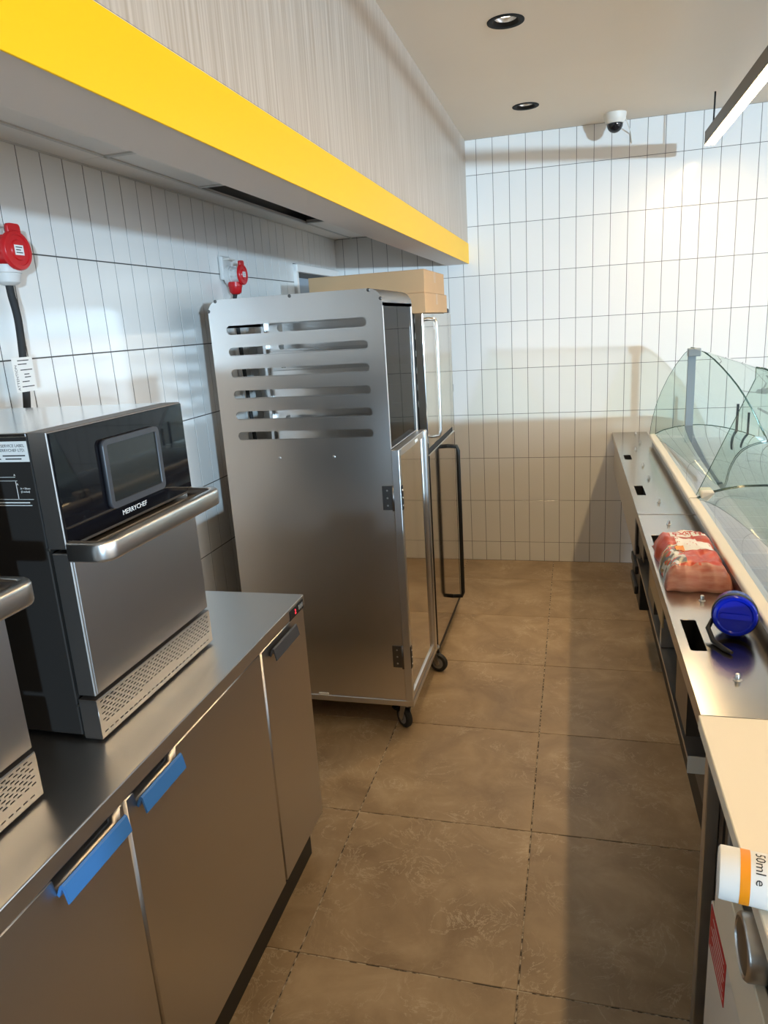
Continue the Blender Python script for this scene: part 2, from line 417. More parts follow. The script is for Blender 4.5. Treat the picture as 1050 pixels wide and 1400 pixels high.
def vis_left(a, b, c):
    if not inframe(c, 10) or b < 0.40: return False
    if a > -1.05 and b < 1.15: return False
    if a > -0.4 and b < 1.62: return False
    if a < -2.2 and b < 1.35: return False
    return True
nl = lay_tiles(wall_left, cells, lambda a, b: (XL, a, b), ROT_LEFT, vis_left, 0.0016, 0.0040)
# door at the far end of the left wall (seen above the rack)
door = empty('door_1', (XL, (DY0+DY1)/2, 0), 'grey door with white frame in the left wall behind the rack', kind='structure')
box('door_leaf', (XL-0.02, DY0+0.035, 0.012), (XL+0.006, DY1-0.035, DZ-0.03), 'door_blue', door, 0.002)
boxes('door_frame', [((XL-0.01, DY0, 0), (XL+0.02, DY0+0.035, DZ+0.04)), ((XL-0.01, DY1-0.035, 0), (XL+0.02, DY1, DZ+0.04)), ((XL-0.01, DY0, DZ), (XL+0.028, DY1, DZ+0.042))], 'panel_white', door, 0.003)
# floor: slabs 0.6 m on a grout bed
floor = box('floor', (XL-0.15, YB-0.15, -0.12), (XR+0.15, YF+0.15, -0.0025), 'grout_floor'); tag(floor, 'brown stone look floor slabs with speckled joints', kind='structure')
FP = 0.603
def slab_mesh(wd, ht): return tile_mesh(wd, ht, 0.006, 0.0012, 'floor_stone')
xs = [XL, -FP*2+0.0]+[FP*i for i in range(-1, 9)]; xs = sorted({round(max(x, XL), 4) for x in xs if x < XR})+[XR]
ys = [YF]+[FP*k for k in range(1, -22, -1)]; ys = sorted({round(y, 4) for y in ys if YB < y <= YF}); ys = [YB]+ys
for x0, x1 in zip(xs, xs[1:]):
    for y0, y1 in zip(ys, ys[1:]):
        if x1-x0 < 0.02 or y1-y0 < 0.02: continue
        o = bpy.data.objects.new('slab', slab_mesh(x1-x0-0.004, y1-y0-0.004)); COL.objects.link(o); o.parent = floor
        o.location = ((x0+x1)/2, (y0+y1)/2, -0.006)
# ceiling with round openings for the downlights
DL = [(-0.125, -0.785), (-0.125, 0.402)]
XB, XBI, ZB, ZY = -0.53, -0.68, 2.02, 2.145     # bulkhead outer face, inner face, underside, top of the yellow band
ceiling = plate('ceiling', rect(XB-0.04, XR+0.15, YB-0.15, YF+0.1), [circ(x, y, 0.062) for x, y in DL], 0.12, lambda a, b, d: (a, b, ZC+d), 'paint_ceiling')
tag(ceiling, 'beige painted plaster ceiling', kind='structure')
# bulkhead: laminate fascia over a yellow beam
bulk = empty('wall_bulkhead', (XB, -2, ZB), 'hanging bulkhead of pale wood laminate above a yellow beam', kind='structure')
seams = [YB, -11.1, -8.65, -6.2, -3.75, -1.3, YF-0.11, YF]
for y0, y1 in zip(seams, seams[1:]):
    box('laminate_board', (XB-0.05, y0+0.0008, ZY+0.004), (XB-0.004, y1-0.0008, ZC), 'laminate', bulk, 0.0006)
box('beam_back', (XBI, YB, ZY+0.003), (XB-0.052, YF, ZS+0.12), 'paint_soffit', bulk)
box('yellow_band', (XB-0.004, YB, ZB), (XB, YF, ZY), 'yellow', bulk, 0.0008)
box('beam_underside', (XBI, YB, ZB+0.001), (XB-0.0042, YF, ZY+0.003), 'paint_soffit', bulk)
# recessed panel ceiling behind the beam, one panel missing
rec = empty('ceiling_recess', (-1.05, -1.5, ZS), 'low panel ceiling over the ovens with one panel missing', kind='structure')
XT = -1.315; jy = [YB]+[-1.70-1.21*k for k in range(9, -1, -1)]+[-1.70+0.605, -1.70+0.605+1.215, YF]
OPEN = (-1.095, 0.12)
for y0, y1 in zip(jy, jy[1:]):
    if abs(y0-OPEN[0]) < 0.02: continue
    box('ceiling_panel', (XT+0.004, y0+0.004, ZS+0.004), (XBI-0.002, y1-0.004, ZS+0.02), 'panel_white', rec, 0.002)
jb = [YB]+[-1.70-0.605*k for k in range(18, -1, -1)]+[-1.095, -0.49, 0.12, 0.725, YF]
for y0, y1 in zip(jb, jb[1:]):
    box('border_strip', (XL+0.003, y0+0.0015, ZS+0.002), (XT-0.002, y1-0.0015, ZS+0.014), 'panel_white', rec, 0.001)
for y in jy[1:-1]: box('ceiling_rail', (XT, y-0.010, ZS-0.001), (XBI, y+0.010, ZS+0.004), 'tbar', rec)
box('ceiling_rail', (XT-0.006, YB, ZS-0.001), (XT+0.006, YF, ZS+0.004), 'tbar', rec)
box('ceiling_rail', (XL, YB, ZS-0.003), (XL+0.006, YF, ZS+0.02), 'tbar', rec)
boxes('plenum_lining', [((XL-0.02, OPEN[0]-0.25, ZS+0.42), (XBI, OPEN[1]+0.25, ZS+0.44)), ((XL-0.02, OPEN[0]-0.27, ZS+0.03), (XBI, OPEN[0]-0.25, ZS+0.44)), ((XL-0.02, OPEN[1]+0.25, ZS+0.03), (XBI, OPEN[1]+0.27, ZS+0.44)), ((XT-0.10, OPEN[0]-0.25, ZS+0.03), (XT-0.09, OPEN[1]+0.25, ZS+0.44))], 'plenum', rec)
tube('duct_pipe', [(-1.255, OPEN[0]-0.2, ZS+0.045), (-1.25, -0.6, ZS+0.05), (-1.24, OPEN[1]+0.2, ZS+0.045)], 0.022, 'duct', rec)
tube('duct_pipe', [(-1.05, OPEN[0]-0.2, ZS+0.19), (-1.05, OPEN[1]+0.2, ZS+0.17)], 0.06, 'duct', rec)
box('duct_hanger', (-1.25, 0.00, ZS+0.02), (-1.22, 0.02, ZS+0.4), 'duct', rec)
box('cable_tray', (-0.95, OPEN[0]-0.2, ZS+0.22), (-0.75, OPEN[1]+0.2, ZS+0.30), 'duct', rec)
# upper shell above the recess and out of view sides
box('wall_rear', (XL-0.15, YB-0.15, -0.1), (XR+0.15, YB, ZC+0.35), 'paint_wall')['kind'] = 'structure'
wr = empty('wall_right', (XR, -3, 0), 'shop front wall on the customers side with wide windows', kind='structure')
boxes('window_wall', [((XR, YB, -0.1), (XR+0.15, YF+0.1, 0.35)), ((XR, YB, 2.65), (XR+0.15, YF+0.1, ZC+0.3)), ((XR, 0.3, 0.35), (XR+0.15, YF+0.1, 2.65))], 'paint_wall', wr)
boxes('window_mullion', [((XR+0.03, y-0.03, 0.35), (XR+0.10, y+0.03, 2.65)) for y in (-12.9, -2.6, 0.27)], 'window_frame', wr)
box('ground_outside', (XR+0.16, -40, -0.25), (30, 16, -0.12), 'pavement')['kind'] = 'structure'

# ------------------------------------------------------------------ ceiling fittings
for n_, (x, y) in enumerate(DL):
    d = empty('downlight', (x, y, ZC), None, 'downlight', 'recessed downlights in the ceiling')
    d['label'] = ('round black recessed downlight in the ceiling, well away from the far wall', 'round black recessed downlight in the ceiling beside the dome camera')[n_]
    lathe('trim_ring', (x, y, ZC), (0, 0, -1), [(0.060, -0.002), (0.0705, 0.0), (0.0700, 0.0025), (0.060, 0.004), (0.050, 0.002), (0.044, -0.008), (0.042, -0.012)], 'trim_black', d, 40, caps=False)
    lathe('reflector', (x, y, ZC), (0, 0, 1), [(0.042, 0.011), (0.040, 0.020), (0.030, 0.030)], 'alu', d, 32, caps=False)
    lathe('lamp', (x, y, ZC), (0, 0, 1), [(0.033, 0.024), (0.033, 0.028)], 'lamp_lens', d, 32)
    s = bpy.data.lights.new('downlight_beam', 'SPOT'); s.energy = 40; s.color = (1.0, 0.72, 0.40); s.spot_size = math.radians(62); s.spot_blend = 0.8; s.shadow_soft_size = 0.03
    so = bpy.data.objects.new('downlight_beam', s); COL.objects.link(so); so.location = (x, y, ZC+0.008); so.rotation_euler = (0, 0, 0); so.parent = d; so.matrix_parent_inverse = Matrix.Translation((-x, -y, -ZC))
# dome camera
cx, cy = 0.349, 0.803
dc = empty('security_camera', (cx, cy, ZC), 'small white dome security camera on the ceiling by the far wall', 'security camera')
lathe('housing', (cx, cy, ZC), (0, 0, -1), [(0.062, 0.0), (0.062, 0.012), (0.058, 0.030), (0.050, 0.050), (0.046, 0.054)], 'camera_white', dc)
lathe('dome', (cx, cy, ZC-0.052), (0, 0, -1), [(0.044*math.cos(a*math.pi/16), 0.005+0.044*math.sin(a*math.pi/16)) for a in range(0, 9)], 'dark_dome', dc)
tube('camera_cable', [(cx+0.05, cy+0.02, ZC-0.012), (cx+0.075, cy+0.10, ZC-0.035), (cx+0.10, YF-0.012, ZC-0.08), (cx+0.105, YF-0.010, ZC-0.13)], 0.003, 'camera_white', dc, 8)
# pendant
pd = empty('pendant_light', (0.84, -1.2, ZC), 'long slim bronze linear pendant with a glowing underside strip', 'pendant light')
PX0, PX1, PZ0, PZ1, PY0, PY1 = 0.812, 0.866, 2.512, 2.578, -4.6, 0.70
boxes('housing', [((PX0, PY0, PZ0), (PX0+0.004, PY1, PZ1)), ((PX1-0.004, PY0, PZ0), (PX1, PY1, PZ1)), ((PX0, PY0, PZ1-0.004), (PX1, PY1, PZ1)), ((PX0, PY1-0.003, PZ0), (PX1, PY1, PZ1)), ((PX0, PY0, PZ0), (PX1, PY0+0.003, PZ1))], 'fixture', pd)
box('diffuser', (PX0+0.004, PY0+0.003, PZ0-0.004), (PX1-0.004, PY1-0.003, PZ0+0.004), 'led_strip', pd)
for y in (0.62, -1.95, -4.5): tube('suspension_rod', [(0.842, y, ZC), (0.840, y, PZ1)], 0.0045, 'black_plastic', pd, 8)

# ------------------------------------------------------------------ left run: undercounter fridge
XC, ZT, YE = -0.66, 0.90, -1.992              # front, top, far end
uc = empty('undercounter_fridge', (-1.05, -2.8, 0), 'long stainless steel undercounter fridge with three door fronts along the left wall', 'fridge')
YN = -4.75
bm = bmesh.new(); bm_box(bm, (XL+0.012, YN, ZT-0.036), (XC, YE, ZT), 0.0025, 2); link('worktop', bm_mesh('worktop', bm), 'steel_top', uc)
box('carcass', (XL+0.012, YN, 0.13), (XC-0.045, YE-0.012, ZT-0.042), 'steel_dark', uc)
box('end_panel', (XL+0.012, YE-0.014, 0.125), (XC-0.006, YE-0.004, ZT-0.042), 'steel_door', uc, 0.002)
box('plinth', (XL+0.05, YN, 0.0), (-0.70, YE-0.045, 0.128), 'black_plastic', uc)
for y0, y1, hy0, hy1, hm in ((-4.15, -3.535, -3.75, -3.57, 'blue_film'), (-3.53, -2.930, -3.115, -2.942, 'blue_film'), (-2.918, -2.318, -2.892, -2.748, 'blue_film'), (-2.306, YE-0.006, -2.262, -2.092, 'pull_grey')):
    dz1 = 0.857
    # door with a finger notch cut behind the pull
    outer = [(y0, 0.138), (y1, 0.138), (y1, dz1), (hy1+0.004, dz1), (hy1-0.002, dz1-0.030), (hy0+0.002, dz1-0.030), (hy0-0.004, dz1), (y0, dz1)]
    if hm == 'pull_grey': outer = [(y0, 0.138), (y1, 0.138), (y1, dz1), (y0, dz1)]
    d = plate('door', outer, [], 0.042, lambda a, b, c: (XC-0.046+c, a, b), 'steel_door', uc)
    # angled pull strip
    t_ = 0.004
    prof = [(XC-0.004, dz1-0.030), (XC+0.004, dz1-0.012), (XC+0.008, dz1-0.009), (XC+0.012, dz1-0.012), (XC+0.018, dz1-0.043), (XC+0.0145, dz1-0.045), (XC+0.0085, dz1-0.016), (XC+0.000, dz1-0.034)]
    bm = bmesh.new(); n = len(prof)
    va = [bm.verts.new((p[0], hy0, p[1])) for p in prof]; vb = [bm.verts.new((p[0], hy1, p[1])) for p in prof]
    for i in range(n): bm.faces.new((va[i], va[(i+1) % n], vb[(i+1) % n], vb[i]))
    bm.faces.new(va[::-1]); bm.faces.new(vb); bmesh.ops.recalc_face_normals(bm, faces=bm.faces)
    h = link('handle', bm_mesh('handle', bm), hm, d); h['label'] = 'blue film covered pull strip' if hm == 'blue_film' else 'dark grey pull strip'
ctl = box('controller', (XC-0.02, -2.112, 0.862), (XC+0.0015, -2.004, 0.892), 'black_plastic', uc, 0.001)
text('readout', '2', 0.020, lambda a, b, c: (XC+0.0018+c, -2.074+a, 0.8695+b), 'red_led', ctl)
for k in range(3): box('button', (XC+0.001, -2.044+0.012*k, 0.870), (XC+0.0025, -2.037+0.012*k, 0.884), 'grey_plastic', ctl)

# ------------------------------------------------------------------ ovens
OX, OY0, OY1, OZ0, OZ1 = -0.780, -2.812, -2.347, 0.902, 1.527
OXB = -1.385
ov = empty('speed_oven', ((OX+OXB)/2, (OY0+OY1)/2, OZ0), 'stainless speed oven with black glass control panel, standing next to the steel rack', 'oven', 'speed ovens on the worktop')
for y in (OY0+0.03, OY1-0.03):
    for x in (OX-0.05, OXB+0.05): lathe('foot', (x, y, ZT), (0, 0, 1), [(0.016, 0), (0.016, 0.012)], 'black_plastic', ov, 16)
box('shell', (OXB, OY0+0.002, OZ0+0.008), (OX-0.047, OY1-0.002, OZ1-0.002), 'oven_side', ov, 0.002)
box('top_cover', (OXB-0.003, OY0, OZ1-0.008), (OX-0.0465, OY1, OZ1), 'steel_lid', ov, 0.0015)
box('front_collar', (OX-0.0435, OY0, 1.306), (OX-0.003, OY1, OZ1), 'oven_trim', ov, 0.0015)
gp = box('control_glass', (OX-0.006, OY0+0.003, 1.313), (OX+0.0005, OY1-0.001, OZ1-0.003), 'black_glass', ov, 0.001)
# tablet style screen
def yz_x(x): return lambda a, b, c: (x+c, a, b)
sy0, sy1, sz0, sz1 = -2.676, -2.473, 1.347, 1.489
sf = plate('screen_bezel', slot((sy0+sy1)/2, (sz0+sz1)/2, sy1-sy0, sz1-sz0, 0.014), [slot((sy0+sy1)/2, (sz0+sz1)/2+0.001, 0.180, 0.118, 0.004)], 0.010, yz_x(OX+0.0005), 'screen_frame', gp)
box('screen', (OX+0.0005, sy0+0.010, sz0+0.010), (OX+0.007, sy1-0.010, sz1-0.010), 'screen', gp)
text('logo', 'MERRYCHEF', 0.0150, lambda a, b, c: (OX+0.0006+c, -2.634+a, 1.3245+b), 'ink_white', gp, sx=1.10)
# door, a shell with a projecting satin bar
dr = box('oven_door', (OX-0.040, OY0+0.002, 1.000), (OX, OY1-0.002, 1.297), 'oven_trim', ov, 0.002)
box('door_skin', (OX-0.001, OY0+0.008, 1.003), (OX+0.0015, OY1-0.004, 1.291), 'oven_steel', dr, 0.0006)
HX, HZ = OX+0.083, 1.300
ha, hb = OY0-0.004, OY1+0.004
path = [(OX-0.003, ha+0.014, HZ)]
for k in range(7):
    a = math.radians(90*k/6); path.append((HX-0.024-0.010+0.024*math.sin(a), ha+0.014+0.024-0.024*math.cos(a), HZ))
for k in range(7):
    a = math.radians(90*k/6); path.append((HX-0.034+0.024*math.cos(a), hb-0.014-0.024+0.024*math.sin(a), HZ))
path.append((OX-0.003, hb-0.014, HZ))
sect = [(x*1.0, y*1.0) for x, y in slot(0, 0, 0.022, 0.040, 0.007, 4)]
sweep('handle', path, sect, 'satin_handle', dr)
# perforated base strip
def perf(y0, y1, z0, z1):
    hs = []; r = 0
    zz = z0+0.010
    hs_rows = []
    n = 0
    while zz < z1-0.004:
        if n == 0 or zz > z0+0.026:
            yy = y0+0.010+(0.0085 if n % 2 else 0)
            while yy+0.011 < y1-0.006:
                frac = (yy-y0)/(y1-y0)
                if n == 0 or not (0.30 < frac < 0.62 and zz < z0+0.030) : hs.append(slot(yy+0.0055, zz, 0.0115, 0.0030, 0.0014, 2))
                yy += 0.017
        zz += 0.0066; n += 1
    return hs
bs = plate('vent_strip', rect(OY0, OY1, 0.908, 0.990), perf(OY0, OY1, 0.908, 0.990), 0.0015, yz_x(OX+0.000), 'steel_vent', ov)
boxes('vent_box', [((OX-0.040, OY0, 0.906), (OX, OY1, 0.909)), ((OX-0.040, OY0, 0.988), (OX, OY1, 0.992)), ((OX-0.040, OY0, 0.908), (OX, OY0+0.0015, 0.99)), ((OX-0.040, OY1-0.0015, 0.908), (OX, OY1, 0.99))], 'oven_trim', bs)
box('vent_back', (OX-0.030, OY0+0.002, 0.909), (OX-0.012, OY1-0.002, 0.988), 'oven_side', bs)
# side lettering and service label (faces -Y)
def xz_y(y): return lambda a, b, c: (a, y-c, b)
lb = box('service_label', (-0.960, OY0+0.0008, 1.474), (-0.829, OY0+0.0022, 1.512), 'white_paper', ov)
for i, (t_, sz) in enumerate((('WARRANTY/SERVICE LABEL', 0.0078), ('MERRYCHEF LTD.', 0.0078))):
    text('print', t_, sz, (lambda k: (lambda a, b, c: (-0.834+a, OY0+0.0006-c, 1.5015-0.0085*k+b)))(i), 'ink', lb, 'RIGHT', 0.0001)
for x0, x1, z in ((-0.930, -0.895, 1.4845), (-0.885, -0.836, 1.4845), (-0.930, -0.890, 1.4785), (-0.880, -0.845, 1.4785)): box('print_line', (x0, OY0+0.0004, z), (x1, OY0+0.0010, z+0.0022), 'ink', lb)
dg_ = boxes('clearance_diagram', [((-0.925, OY0+0.0012, 1.4450), (-0.868, OY0+0.0021, 1.4458)), ((-0.925, OY0+0.0012, 1.4380), (-0.865, OY0+0.0021, 1.4387)), ((-0.8690, OY0+0.0012, 1.4040), (-0.8682, OY0+0.0021, 1.4370)), ((-0.925, OY0+0.0012, 1.4025), (-0.836, OY0+0.0021, 1.4033))], 'ink_white', ov)
for i, (t_, sz, x, z) in enumerate((('A = 50mm', 0.0050, -0.861, 1.4220), ('(2 inches)', 0.0050, -0.861, 1.4160), ('A', 0.0055, -0.8705, 1.4475), ('A', 0.0055, -0.8675, 1.4300))):
    text('print', t_, sz, (lambda x, z: (lambda a, b, c: (x+a, OY0+0.0016-c, z+b)))(x, z), 'ink_white', dg_, 'LEFT', 0.0002)
for x0, x1, z, h in ((-0.930, -0.846, 1.3955, 0.0022), (-0.930, -0.842, 1.3905, 0.0014)): box('print_line', (x0, OY0+0.0012, z), (x1, OY0+0.0021, z+h), 'ink_white', dg_)
for z in (0.977, 1.305): box('side_screw', (-0.8270, OY0+0.0005, z-0.0025), (-0.8220, OY0+0.003, z+0.0025), 'alu', ov)
ov2 = copy_tree(ov, (0, -0.638, 0))
ov2['label'] = 'stainless speed oven facing the service label on its neighbour, farther from the rack'

# ------------------------------------------------------------------ slotted tray rack
RY0, RY1 = -1.288, -0.785; RX0, RX1 = -1.235, -0.541; RZ0, RZ1 = 0.152, 1.806
rk = empty('tray_rack', ((RX0+RX1)/2, (RY0+RY1)/2, 0), 'tall stainless tray rack on castors with slotted side panel and framed door', 'rack')
slots = [slot(-0.8855, z, 0.562, 0.034, 0.0165, 6) for z in (1.690, 1.608, 1.525, 1.4425, 1.3605, 1.279)]
pane = []
for sx, a0 in ((1, 0), (-1, 90)):
    cxx = RX1-0.052 if sx > 0 else RX0+0.052
    for k in range(8):
        a = math.radians(a0+90*k/7); pane.append((cxx+0.052*math.cos(a), RZ1-0.052+0.052*math.sin(a)))
outl = pane+[(RX0, RZ0), (RX1, RZ0)]
for y in (RY0, RY1-0.002):
    sp = plate('side_panel', outl, slots, 0.002, (lambda yy: (lambda a, b, c: (a, yy+c, b)))(y), 'steel_panel', rk)
    if y == RY0:
        for px, pz in ((-0.999, 1.189), (-0.771, 1.190), (-1.20, 1.800), (-0.895, 1.800), (-0.590, 1.800), (-1.232, 1.765), (-0.546, 1.768)):
            lathe('screw', (px, y, pz), (0, -1, 0), [(0.0065, 0), (0.006, 0.002), (0.003, 0.003)], 'alu' if pz < 1.3 else 'steel_dark', sp, 12)
# wrapped top sheet following the rounded corners
top_path = [(RX0, RY0, 1.70)]+[(p[0], RY0, p[1]) for p in pane[::-1]]+[(RX1, RY0, 1.742)]
bm = bmesh.new(); ring = []
for p in top_path: ring.append((bm.verts.new((p[0], RY0+0.002, p[2])), bm.verts.new((p[0], RY1-0.002, p[2]))))
for a, b in zip(ring, ring[1:]): bm.faces.new((a[0], b[0], b[1], a[1]))
bmesh.ops.solidify(bm, geom=bm.faces[:], thickness=0.0015)
me = bm_mesh('top_sheet', bm); link('top_sheet', me, 'alu', rk, True); sharp_edges(me, 30)
# corner posts, upper clear window, rear glazing
for y in (RY0+0.002, RY1-0.016): box('corner_post', (RX1-0.014, y, RZ0), (RX1, y+0.014, 1.745), 'alu', rk, 0.002)
for y in (RY0+0.002, RY1-0.027): box('corner_post', (RX0, y, RZ0), (RX0+0.016, y+0.025, 1.72), 'alu', rk, 0.002)
box('clear_window', (RX1-0.008, RY0+0.016, 1.215), (RX1-0.004, RY1-0.016, 1.745), 'plexi', rk)
box('cross_rail', (RX1-0.016, RY0+0.016, 1.198), (RX1-0.002, RY1-0.016, 1.216), 'alu', rk, 0.002)
for z in [0.285+0.0825*k for k in range(17)]:
    for y, s in ((RY0+0.002, 1), (RY1-0.002, -1)):
        sweep('runner', [(RX0+0.03, y+s*0.001, z-0.022), (RX1-0.03, y+s*0.001, z-0.022)], [(0, 0), (s*0.022, 0), (s*0.022, 0.0012), (s*0.001, 0.0012), (s*0.001, 0.012), (0, 0.012)], 'steel', rk, smooth=False)
# base frame
box('base_tag', (-0.925, RY0-0.0045, 0.150), (-0.880, RY0-0.0005, 0.162), 'white_paper', rk)
box('base_frame', (RX0-0.03, RY0-0.004, 0.126), (-0.506, RY1+0.035, 0.152), 'alu', rk, 0.002)
# door of aluminium extrusions around a polished panel, hinged at the near post, standing a little open
DXI, DXO, DYN, DYF, DZ0, DZ1 = -0.538, -0.508, RY0-0.010, RY1+0.012, 0.156, 1.214
dm = []
door_r = box('door', (DXO-0.012, DYN+0.02, DZ0+0.02), (DXO-0.007, DYF-0.03, DZ1-0.02), 'steel_polished', rk)
def rbox(name, a, b, mat, p, r=0.004, s=2): return box(name, a, b, mat, p, r, s)
rbox('stile', (DXI, DYN, DZ0), (DXO, DYN+0.030, DZ1), 'alu', door_r, 0.002)
rbox('stile', (DXI, DYF-0.040, DZ0), (DXO+0.008, DYF, DZ1), 'alu', door_r, 0.010, 4)
rbox('door_rail', (DXI, DYN+0.030, DZ1-0.030), (DXO, DYF-0.040, DZ1), 'alu', door_r, 0.002)
rbox('door_rail', (DXI, DYN+0.030, DZ0), (DXO, DYF-0.040, DZ0+0.030), 'alu', door_r, 0.002)
boxes('latch', [((DXO-0.001, -1.00, DZ1-0.022), (DXO+0.002, -0.96, DZ1-0.010))], 'white_paper', door_r)
for z in (0.352, 1.025):
    hg = box('hinge', (-0.585, RY0-0.004, z-0.048), (-0.545, RY0-0.001, z+0.048), 'steel_dark', rk, 0.001)
    box('hinge_leaf', (DXO-0.001, DYN+0.002, z-0.048), (DXO+0.003, DYN+0.026, z+0.048), 'black_plastic', hg, 0.001)
    tube('hinge_pin', [(-0.541, RY0-0.008, z-0.05), (-0.541, RY0-0.008, z+0.05)], 0.005, 'steel_dark', hg, 10)
    for k in (-1, 0, 1):
        lathe('rivet', (-0.565, RY0-0.004, z+0.03*k), (0, -1, 0), [(0.004, 0), (0.003, 0.002)], 'alu', hg, 10)
        lathe('rivet', (DXO+0.003, DYN+0.014, z+0.03*k), (1, 0, 0), [(0.004, 0), (0.003, 0.002)], 'alu', hg, 10)
def caster(x, y, yaw, brake):
    c = lathe('caster', (x, y, 0.126), (0, 0, -1), [(0.028, 0), (0.028, 0.006), (0.014, 0.012), (0.012, 0.020)], 'alu', rk, 20)
    R_ = Matrix.Translation((x, y, 0)) @ Matrix.Rotation(yaw, 4, 'Z')
    w_ = lambda p: tuple(R_ @ Vector(p))
    ax = R_.to_3x3() @ Vector((1, 0, 0)); cen = Vector(w_((0, 0.022, 0.0465)))
    lathe('tyre', cen-ax*0.013, ax, [(0.030, 0), (0.043, 0.001), (0.0465, 0.006), (0.0465, 0.020), (0.043, 0.025), (0.030, 0.026)], 'rubber', c, 36)
    lathe('hub', cen-ax*0.014, ax, [(0.010, -0.003), (0.012, 0.0), (0.029, 0.001), (0.029, 0.027), (0.012, 0.028), (0.010, 0.031)], 'wheel_grey', c, 28)
    for s in (-1, 1):
        bm = bmesh.new(); prof = [(-0.012, 0.112), (0.018, 0.112), (0.034, 0.045), (0.022, 0.034), (0.010, 0.046)]
        a_ = [bm.verts.new(w_((s*0.018-0.0015, p[0], p[1]))) for p in prof]; b_ = [bm.verts.new(w_((s*0.018+0.0015, p[0], p[1]))) for p in prof]
        for i in range(5): bm.faces.new((a_[i], a_[(i+1) % 5], b_[(i+1) % 5], b_[i]))
        bm.faces.new(a_[::-1]); bm.faces.new(b_); bmesh.ops.recalc_face_normals(bm, faces=bm.faces)
        link('fork', bm_mesh('fork', bm), 'alu', c)
    if brake: sweep('brake_lever', [w_((-0.004, 0.045, 0.070)), w_((-0.004, 0.075, 0.062)), w_((-0.004, 0.095, 0.066))], [(-0.004, -0.012), (0.004, -0.012), (0.004, 0.012), (-0.004, 0.012)], 'black_plastic', c, (math.cos(yaw), math.sin(yaw), 0.0), False)
caster(-0.548, -1.252, math.radians(47), True)
caster(-0.530, -0.716, math.radians(-105), False)
caster(-1.190, -1.235, math.radians(200), False)
caster(-1.190, -0.800, math.radians(170), False)

# ------------------------------------------------------------------ tall fridge behind the rack
FX, FY0, FY1, FZ1 = -0.524, -0.640, 0.115, 1.715
fr = empty('tall_fridge', (-0.85, -0.26, 0), 'tall mirror polished steel fridge with two doors behind the rack', 'fridge')
box('body', (-1.20, FY0, 0.06), (FX-0.045, FY1, FZ1-0.002), 'steel_dark', fr, 0.004)
box('side_skin', (-1.20, FY0-0.002, 0.06), (FX-0.047, FY0, FZ1), 'steel_panel', fr)
ud = box('door', (FX-0.042, FY0, 1.100), (FX, FY1, FZ1), 'steel_polished', fr, 0.004, 2)
ld = box('door', (FX-0.042, FY0, 0.075), (FX, FY1, 1.072), 'steel_fridge', fr, 0.004, 2)
box('bottom_trim', (FX-0.045, FY0, 0.055), (FX+0.002, FY1, 0.074), 'black_plastic', fr, 0.001)
for y in (FY0-0.0005, FY1-0.0075): box('edge_trim', (FX-0.030, y, 0.080), (FX+0.0012, y+0.008, 1.066), 'black_plastic', ld, 0.001)
box('edge_trim', (FX-0.030, FY1-0.0055, 1.106), (FX+0.0012, FY1+0.0005, 1.708), 'oven_trim', ud, 0.001)
box('door_gasket', (FX-0.043, FY0+0.004, 1.070), (FX-0.010, FY1-0.004, 1.102), 'rubber', fr)
tube('handle', [(FX, -0.530, 1.688), (FX+0.034, -0.530, 1.684), (FX+0.040, -0.530, 1.66), (FX+0.040, -0.530, 1.17), (FX+0.034, -0.530, 1.145), (FX, -0.530, 1.140)], 0.0085, 'satin_handle', ud, 14)
tube('handle', [(FX, -0.140, 1.025), (FX+0.050, -0.140, 1.022), (FX+0.057, -0.140, 1.00), (FX+0.057, -0.140, 0.19), (FX+0.050, -0.140, 0.168), (FX, -0.140, 0.165)], 0.0110, 'black_plastic', ld, 14)
plate('badge', circ(0, 0, 0.020, 24), [circ(0, 0, 0.015, 24)], 0.0015, lambda a, b, c: (FX+c, -0.365+a, 1.665+b*1.5), 'ink_white', ud)
for y in (FY0+0.05, FY1-0.05):
    for x in (-1.15, FX-0.09): lathe('foot', (x, y, 0), (0, 0, 1), [(0.022, 0), (0.022, 0.012), (0.012, 0.014), (0.012, 0.062)], 'rubber', fr, 16)
lathe('hinge_knob', (FX-0.020, FY1+0.012, FZ1-0.002), (0, 0, 1), [(0.012, 0), (0.012, 0.02), (0.006, 0.026)], 'black_plastic', fr, 16)
box('hinge_cover', (FX-0.020, FY1, 1.30), (FX-0.004, FY1+0.016, 1.56), 'alu', fr, 0.003)
box('hinge_cover', (FX-0.024, FY1, 1.285), (FX+0.002, FY1+0.020, 1.33), 'grey_plastic', fr, 0.003)

# ------------------------------------------------------------------ cartons on the fridge
def carton(name, a, b, label):
    e = empty(name, ((a[0]+b[0])/2, (a[1]+b[1])/2, a[2]), label, 'box', 'cardboard cartons on the tall fridge')
    box('carton_body', a, (b[0], b[1], b[2]-0.002), 'cardboard', e, 0.0012)
    m = (a[1]+b[1])/2
    box('flap', (a[0], a[1], b[2]-0.002), (b[0], m-0.0015, b[2]), 'cardboard', e); box('flap', (a[0], m+0.0015, b[2]-0.002), (b[0], b[1], b[2]), 'cardboard', e)
    t_ = box('tape_strip', (b[0]-0.0002, m-0.025, b[2]-0.05), (b[0]+0.0006, m+0.025, b[2]+0.0004), 'tape', e)
carton('carton', (-1.00, -0.625, FZ1+0.0005), (-0.513, -0.045, 1.803), 'lower brown cardboard carton lying directly on the tall fridge')
carton('carton', (-1.060, -0.615, 1.8038), (-0.515, -0.100, 1.903), 'upper brown cardboard carton stacked on another carton')

